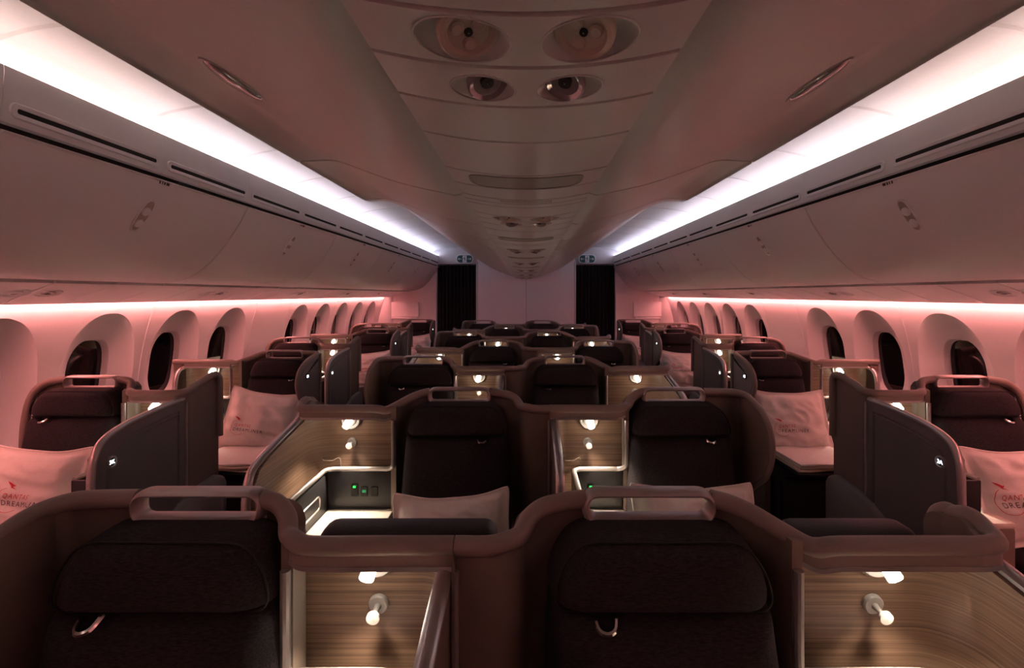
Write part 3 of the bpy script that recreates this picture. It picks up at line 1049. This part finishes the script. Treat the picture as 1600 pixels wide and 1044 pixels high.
    if kind == 'A' and side:
        add('frame_trim', MB().tube([(xe + .004, -.062, .985), (xe + .004, -.062, .45)], .0055, 8), 'silver', di, label='upright silver line at the door hinge')
        ny, nz = -.475, .842
        ring = MB().lathe([(.0235, -.002), (.0235, .006), (.019, .008), (.017, .004), (.001, .004)], (xe, ny, nz), (1, 0, 0), 24)
        add('number_disc', ring, 'handle', di)
        add('number_face', MB().lathe([(.0168, .0), (.001, .0002)], (xe + .0043, ny, nz), (1, 0, 0), 20), 'panel', di)
        P.append(('NUMBER', (xe + .0052, ny, nz), di, None, None))
    # ---- niche trim and ledge
    lx = {('A', False): .535, ('A', True): .365, ('B', False): .430, ('B', True): .58}[(kind, side)]
    ZL = .778
    yb = -.07
    sl = dl if not (kind == 'B' and side) else .45
    tr = [(t0, YF - .004, .985), (t0, YF - .004, .83), (t0 + .004, YF - .004, .795), (t0 + .03, yb, ZL), (t0 + .06, yb, ZL), (lx - .05, yb, ZL), (lx - .012, yb - .008, ZL), (lx + .004, yb - .03, ZL), (lx + .004, yb - .08, ZL), (lx + .004, -sl + .06, ZL)]
    add('niche_trim', MB().tube(cr(tr, 5), .0095, 10), 'silver', label='bright silver line edging the ledge')
    lg = MB()
    lg.box(t0 + .002, lx + .012, yb + .002, yb + .014, .60, ZL, .004)
    lg.box(lx, lx + .012, -sl + .05, yb + .012, .60, ZL, .004)
    lg.box(lx, wi, -sl + .05, -sl + .062, .60, ZL, .004)
    lg.box(t0 + .002, wi, yb + .004, .0, .60, .615, .002)
    lg.box(lx + .004, wi, -sl + .05, yb + .01, .60, .615, .002)
    li = add('ledge', lg, 'panel', label='charcoal ledge above the table')
    for q, dx in enumerate((0.0, .042, .082) if m > 0 else (.082, .042, 0.0)):
        xc = lerp(t0, lx, .30) + dx * (1 if not side else .6)
        so = rounded([(xc - .014, .665), (xc + .014, .665), (xc + .014, .705 + (.012 if q == 0 else 0)), (xc - .014, .705 + (.012 if q == 0 else 0))], .006)
        add('power_socket', MB().plate(so, yb + .004, yb - .004, .001, plane='xz'), 'black', li)
        if q == 0:
            add('green_light', MB().box(xc - .005, xc + .005, yb - .007, yb - .002, .702, .710, .001), 'led', li, label='small green light')
        elif q == 1:
            add('socket_screen', MB().box(xc - .008, xc + .008, yb - .006, yb - .002, .682, .694, .001), 'led_dim', li, label='dim green socket screen')
    # stowage slot in the side ledge
    slot = rounded([(-sl + .08, .650), (-.15, .650), (-.15, .70), (-sl + .08, .70)], .02)
    add('stowage_slot', MB().tube([(lx - .001, a, b) for a, b in slot], .004, 6, closed=True), 'silver', li)
    # slim pocket bracket on the wood
    px_ = lx + .02
    br = [(px_ - .05, -.012, .70), (px_ - .05, -.014, .80), (px_ - .02, -.022, .796), (px_ + .015, -.03, .80), (px_ + .02, -.032, .815)]
    if not side and m < 0:
        add('pocket_bracket', MB().tube(cr(br, 4), .0022, 6), 'shell', wn_)
    add('table', MB().box(t0 + .004, lx, -.50, yb + .01, .588, .612, .006), 'table', label='pale console table lit by the lamp')
    add('console_base', MB().box(t0 + .004, wi + .01, -.50, .0, .06, .59, .01), 'shell')
    # ---- lamp and hook
    lcx = {('A', False): .462, ('A', True): .33, ('B', False): .362, ('B', True): .50}[(kind, side)]
    lz = .966
    base_ = MB().lathe([(.001, .0), (.041, .0), (.042, .008), (.038, .014), (.026, .013), (.024, .018), (.017, .021), (.001, .022)], (lcx, -.0, lz), (0, -1, 0), 28)
    base_.v = [(x, y, min(z, .994)) for x, y, z in base_.v]
    add('reading_lamp', base_, 'lampbody')
    lb = len(P) - 1
    d = Vector((0, -.80, -.62)).normalized()
    if m * 1 and not side:
        d = Vector((-.12 if kind == 'B' else .12, -.80, -.62)).normalized()
    o0 = Vector((lcx, -.018, lz + .008))
    add('lamp_barrel', MB().lathe([(.012, 0), (.0135, .012), (.0145, .044), (.013, .046)], o0, d, 18, cap0=True), 'barrel', lb)
    add('lamp_lens', MB().lathe([(.0128, .0), (.001, .001)], o0 + d * .0455, d, 18), 'bulb', lb)
    tip = o0 + d * .066
    P.append(('LIGHT', tuple(tip), lb, None, None))
    hz2 = .868
    add('coat_hook', MB().lathe([(.001, .0), (.0205, .0), (.0205, .006), (.018, .009), (.007, .010), (.0055, .02), (.0055, .030), (.009, .035), (.013, .037), (.013, .043), (.001, .044)], (lcx + (.004 if kind == 'B' else -.004), .0, hz2), (0, -1, -.12), 24), 'lampbody')
    # ---- headrest, back, cushion
    ho = rounded([(-.210, .922), (.210, .922), (.202, .985), (.160, 1.046), (-.160, 1.046), (-.202, .985)], [.035, .035, .06, .045, .045, .06], 6)
    hi = add('headrest', MB().pad(ho, -.012, .125, p=5.5, q=3.0, K=12, slope=.10, zref=1.0), 'fabric')
    def seam(scale, yoff):
        cx, cz = 0, sum(b for _, b in ho) / len(ho)
        return [(x * scale, yoff + .10 * (cz + (z - cz) * scale - 1.0), cz + (z - cz) * scale) for x, z in ho]
    add('piping', MB().tube(seam(.955, -.106), .0022, 6, closed=True), 'seam', hi)
    add('clasp', MB().tube(cr([(-.126, -.125, .922), (-.121, -.144, .912), (-.108, -.150, .909), (-.095, -.144, .913), (-.090, -.125, .926)], 4), .0058, 8), 'chrome', hi, label='small chrome clasp under the headrest')
    bo = rounded([(-.222, .50), (.222, .50), (.214, .80), (.208, .928), (-.208, .928), (-.214, .80)], [.03, .03, .05, .02, .02, .05], 5)
    bi = add('backrest', MB().pad(bo, -.02, .125, p=7, q=3.2, K=10, slope=.22, zref=.93), 'fabric')
    vs_ = MB()
    for s in (-1, 1):
        vs_.tube([(s * .16, -.160, .80), (s * .10, -.178, .70)], .002, 6)
    add('stitching', vs_, 'seam', bi)
    so = rounded([(-.225, -.62), (.225, -.62), (.225, -.14), (-.225, -.14)], .05, 5)
    cu = MB()
    rows = []
    for k in range(9):
        a = k / 8 * math.pi / 2
        sc = math.cos(a) ** (2 / 7)
        rows.append([(x * max(.02, sc), -.38 + (y + .38) * max(.02, sc), .39 + .09 * math.sin(a) ** (2 / 3)) for x, y in so])
    cu.grid(rows, closed_v=True)
    cu.f += [tuple(range(len(so))), tuple(range(8 * len(so), 9 * len(so)))]
    add('seat_cushion', cu, 'fabric')
    add('seat_base', MB().box(-.215, .215, -.58, -.02, .04, .392, .02), 'leather')
    add('leg_rest', MB().box(-.215, .215, -.66, -.60, .10, .42, .025, 3), 'fabric')
    # ---- screen housing on the rear, facing the seat behind
    if kind == 'B':
        sx0, sx1 = (.20, .60) if not side else (.30, .66)
    else:
        sx0, sx1 = (.34, .632) if not side else (.22, .46)
    scn = MB().box(sx0, sx1, .075, .165, .66, .975, .03, 4)
    sci = add('screen_housing', scn, 'leather')
    add('screen', MB().box(sx0 + .03, sx1 - .03, .164, .168, .70, .93, .001), 'glass', sci)
    # ---- wing (B) / fairing (A)
    if kind == 'B':
        wo = [(y, z) for x, y, z in L if y < -.0 and x < xw + .02] + [(-.02, 1.07), (-.02, .60)]
        wi_ = add('privacy_wing', MB().plate(wo, xw + .012, xw - .012, .004, inset=(.022, .003)), 'door' if side else 'shell', ang=.5)
        if side:
            ny, nz = -.24, .955
            add('number_disc', MB().lathe([(.021, -.002), (.021, .005), (.017, .007), (.015, .004), (.001, .004)], (xw - .012, ny, nz), (-1, 0, 0), 20), 'panel', wi_)
            add('number_glow', MB().box(xw - .0185, xw - .0155, ny - .010, ny + .010, nz - .007, nz + .007, .001), 'number', wi_)
        ar = MB().box(xw - .01, xw + .03, -.50, -.05, .10, .60, .012)
        add('armrest', ar, 'shell')
    else:
        fo = rounded([(-dl - .02, .05), (-dl - .02, .34), (-.25, .46), (-.05, .545), (ext - .04, .56), (ext + .03, .52), (ext + .03, .05)], .03, 5)
        add('lower_fairing', MB().plate(fo, xe - .03, xe + .030, .016), 'door', ang=.8)
        add('armrest', MB().box(-.26, -.228, -.48, -.10, .10, .60, .012), 'shell')
    return P

PROTO = {}
LIGHTS = {}
num_cache = {}
def number_mesh(body, m):
    vs_, fs = text_polys(body, .022, 1.0)
    cx = (min(v[0] for v in vs_) + max(v[0] for v in vs_)) / 2
    cy = (min(v[1] for v in vs_) + max(v[1] for v in vs_)) / 2
    mb = MB()
    # door faces the aisle: left door faces +x, right door faces -x
    mb.add([(0.0, (v[0] - cx) * (1 if m > 0 else -1), v[1] - cy) for v in vs_], fs)
    return mb.mesh('seat_number', M['number'])

LD = bpy.data.lights.new('lamp_light', 'SPOT')
LD.energy = LAMP_W
LD.color = (1.0, .80, .61)
LD.spot_size = math.radians(108)
LD.spot_blend = 1.0
LD.shadow_soft_size = 0.012

def place_seat(kind, m, side, x, y, label, group, number=None):
    key = (kind, m, side)
    if key not in PROTO:
        PROTO[key] = build_seat(kind, m, side)
    root = empty('airline_seat', (x, y, 0))
    tag(root, label, 'seat', group)
    objs = []
    for nm, me, par, lab, _ in PROTO[key]:
        pr = root if par is None else objs[par]
        if nm == 'LIGHT':
            o = bpy.data.objects.new('lamp_light', LD)
            COL.objects.link(o)
            o.location = (me[0] * m, me[1], me[2])
            o.rotation_euler = (math.radians(-20), 0, 0)
            o.parent = pr
        elif nm == 'NUMBER':
            o = put('seat_number', number_mesh(number, m) if number else MB().box(-.001, .001, -.009, .009, -.007, .007).mesh('number_glow', M['number']), pr, (me[0] * m, me[1], me[2]),
                    label='white lit seat number')
        else:
            o = put(nm, me, pr, label=lab)
        objs.append(o)
    return root

PITCH = 1.07
D0 = 0.984
DS = 2.36
GC = 'centre seats facing the camera in pairs'
for i in range(7):
    y = D0 + PITCH * i
    rw = ['front row nearest the camera', 'second row', 'third row', 'fourth row', 'fifth row', 'sixth row', 'last row against the end wall'][i]
    if i % 2 == 0:
        place_seat('B', 1, False, -.667, y, 'dark left seat of the centre pair in the %s' % rw, GC)
        place_seat('A', 1, False, .25, y, 'dark right seat of the centre pair in the %s' % rw, GC)
    else:
        place_seat('A', -1, False, -.285, y, 'dark left seat of the centre pair in the %s' % rw, GC)
        place_seat('B', -1, False, .63, y, 'dark right seat of the centre pair in the %s' % rw, GC)
for sd, side in ((-1, 'left'), (1, 'right')):
    for i in range(6):
        y = DS + PITCH * i
        g = 'seats along the %s windows' % side
        o_ = ['nearest the camera', 'second from the camera', 'third from the camera', 'fourth from the camera', 'fifth from the camera', 'sixth from the camera'][i]
        if i % 2 == 0:
            place_seat('A', -sd, True, sd * 2.13, y, 'dark %s side seat by the window behind a grey door panel, %s' % (side, o_), g,
                       number=('3K' if sd < 0 else '3A') if i == 0 else None)
        else:
            place_seat('B', sd, True, sd * 1.72, y, 'dark %s side seat at the aisle with a grey privacy wing, %s' % (side, o_), g)

# ================================================================== pillows and blankets
def pillow_surf(u, v, W, H, T, seed, front=1):
    """u, v in -1..1 -> point; front=-1 is the printed face toward -y"""
    e = 0.90
    x = W / 2 * u * (1 - .055 * (1 - v * v) * abs(u) ** 3) * (1 - .035 * abs(v) ** 10 * u * u)
    z = H / 2 * v * (1 - .075 * (1 - u * u) * abs(v) ** 3) * (1 - .035 * abs(u) ** 10 * v * v)
    uu, vv = min(1, abs(u) / e), min(1, abs(v) / e)
    t = T * ((1 - uu ** 2.4) * (1 - vv ** 2.4)) ** .55
    n = noise.noise(Vector((u * 2.3 + seed, v * 2.3, seed * 1.7))) * .012
    cr_ = (.25 - abs(noise.noise(Vector((u * 1.6 + v * 3.2 + seed, v * 1.2 - u * 2.2, seed))))) * .022 + noise.noise(Vector((u * 4 + seed, v * 4, seed))) * .004
    edge = min(1, 4 * max(0, 1 - max(abs(u), abs(v))))
    yy = -(t + (n + cr_) * edge) - .0035
    wob = .010 * noise.noise(Vector((u * 1.3, v * 1.3, seed + 9)))
    zz = z + .016 * abs(u) ** 3 * (1 if v > 0 else -.4) * abs(v) + wob
    return Vector((x, yy if front < 0 else -yy * .8, zz))
def make_pillow(name, loc, rot, label, group, seed, printed=True, W=.50, H=.41, T=.075, tx=-.02, tz=-.02):
    root = empty(name, loc, rot)
    tag(root, label, 'pillow', group)
    N = 40
    us = [-1 + 2 * k / N for k in range(N + 1)]
    mb = MB()
    mb.grid([[pillow_surf(u, v, W, H, T, seed, -1) for v in us] for u in us])
    mb.grid([[pillow_surf(u, v, W, H, T, seed, 1) for v in us] for u in us])
    for q in (0, N):
        mb.grid([[pillow_surf(us[q], v, W, H, T, seed, f) for v in us] for f in (-1, 1)])
        mb.grid([[pillow_surf(u, us[q], W, H, T, seed, f) for u in us] for f in (-1, 1)])
    body = put('pillowcase', mb.mesh('pillowcase', M['cotton'], ang=1.4), root)
    rim = [pillow_surf(u, v, W, H, T, seed, -1) + Vector((0, .002, 0)) for u, v in
           [(k, -1) for k in us] + [(1, k) for k in us[1:]] + [(-k, 1) for k in us[1:]] + [(-1, -k) for k in us[1:-1]]]
    put('hem', MB().tube(rim, .0045, 6, closed=True).mesh('hem', M['cotton']), root)
    if printed:
        def onp(x, z):
            p = pillow_surf(x / (W / 2), z / (H / 2), W, H, T, seed, -1)
            return (p.x, p.y - .0022, p.z)
        def dense(vs_, fs, nm, mat, par):
            me = bpy.data.meshes.new(nm)
            bm = bmesh.new()
            V = [bm.verts.new((x, z, 0)) for x, z in vs_]
            for f in fs:
                try:
                    bm.faces.new([V[k] for k in f])
                except ValueError:
                    pass
            bmesh.ops.triangulate(bm, faces=bm.faces[:])
            for _ in range(2):
                long_ = [e for e in bm.edges if e.calc_length() > .006]
                if long_:
                    bmesh.ops.subdivide_edges(bm, edges=long_, cuts=1)
            for v in bm.verts:
                v.co = Vector(onp(v.co.x, v.co.y))
            bm.to_mesh(me); bm.free()
            me.materials.append(M[mat])
            return put(nm, me, par)
        a, f = text_polys('QANTAS', .026, 1.28)
        w_ = max(v[0] for v in a)
        s = .098 / w_
        dense([(v[0] * s + tx - .088, v[1] * .98 + tz + .003) for v in a], f, 'red_lettering', 'red', root)
        a, f = text_polys('DREAMLINER', .027, 1.28)
        w_ = max(v[0] for v in a)
        s = .186 / w_
        dense([(v[0] * s + tx - .094, v[1] + tz - .024) for v in a], f, 'grey_lettering', 'ink', root)
        N2 = 40
        ring_v, ring_f = [], []
        for k in range(N2 + 1):
            an = math.radians(118 + 195 * k / N2)
            for r_ in (.0460, .0478):
                ring_v.append((tx - .066 + math.cos(an) * r_, tz + math.sin(an) * r_ - .002))
        for k in range(N2):
            ring_f.append((2 * k, 2 * k + 1, 2 * k + 3, 2 * k + 2))
        dense(ring_v, ring_f, 'red_arc', 'red', root)
        kg = [(0, 0), (.35, -.12), (.55, -.22), (.66, -.30), (.78, -.26), (.74, -.37), (.62, -.45), (1.0, -.66), (.54, -.52), (.44, -.36), (.2, -.2)]
        dense([(tx - .103 + a * .050, tz + .066 + b * .046) for a, b in kg], [tuple(range(len(kg)))], 'red_emblem', 'red', root)
    return root

def blanket(x, y, z, m, label):
    t = empty('folded_blanket', (x, y, z), (0, 0, .04 * m))
    tag(t, label, 'blanket', 'folded blankets on the aisle seats')
    for q in range(4):
        mb = MB()
        hw, hd, th = .205 - .006 * q, .165, .0135
        N = 24
        rows = []
        for k in range(N + 1):
            u = -1 + 2 * k / N
            pr = rounded([(-hd + .006 * (q % 2), 0), (hd, 0), (hd, th), (-hd + .006 * (q % 2), th)], .0066, 5)
            rows.append([(u * hw, yy + .005 * math.sin(u * 3 + q * 2), zz + .0165 * q + .0025 * math.sin(u * 5 + q * 1.3) + .002 * math.sin(yy * 40 + q)) for yy, zz in pr])
        n = len(rows[0])
        mb.grid(rows, closed_v=True)
        mb.f += [tuple(range(n)), tuple(range(N * n, (N + 1) * n))]
        put('folded_layer', mb.mesh('folded_layer', M[('navy', 'blanket', 'blanket', 'cotton')[q]]), t)
    return t

GP = 'white pillows on the seats'
for sd, side in ((-1, 'left'), (1, 'right')):
    other = sd
    make_pillow('printed_pillow', (sd * 2.11, DS - .36, .662), (math.radians(-24), 0, math.radians(6 * sd)),
                'big white pillow with red and grey printing on the %s window seat nearest the camera' % side, GP, 1.3 + sd, tx=(.115 if sd < 0 else -.115), tz=-.012, W=.54, H=.38, T=.08)
    make_pillow('printed_pillow', (sd * 1.715, DS + PITCH - .33, .678), (math.radians(-22), math.radians(7 if sd < 0 else 0), math.radians(-3 * sd)),
                'white pillow with red and grey printing on the nearest %s aisle seat' % side, GP, 3.7 + sd, W=.47, tx=-.03, tz=-.05, H=.39)
    for k, w_ in ((3, 'second'), (5, 'last')):
        make_pillow('printed_pillow', (sd * 1.69, DS + PITCH * k - .33, .68), (math.radians(-22), math.radians(5 * sd), 0),
                    'white pillow on the %s aisle seat along the %s side' % (w_, side), GP, 5.1 * k + sd, W=.47, H=.39)
    blanket(sd * 1.72, DS + PITCH - .575, .483, sd, 'cream folded blanket in front of the pillow on the %s aisle seat' % side)
make_pillow('plain_pillow', (-.272, D0 + PITCH - .31, .618), (math.radians(-22), math.radians(-4), 0), 'plain white pillow on the left seat of the second centre row', GP, 2.2, printed=False, W=.44, H=.29)
make_pillow('plain_pillow', (.62, D0 + PITCH - .31, .640), (math.radians(-22), math.radians(-1), 0), 'plain white pillow on the right seat of the second centre row', GP, 8.2, printed=False, W=.46, H=.30)
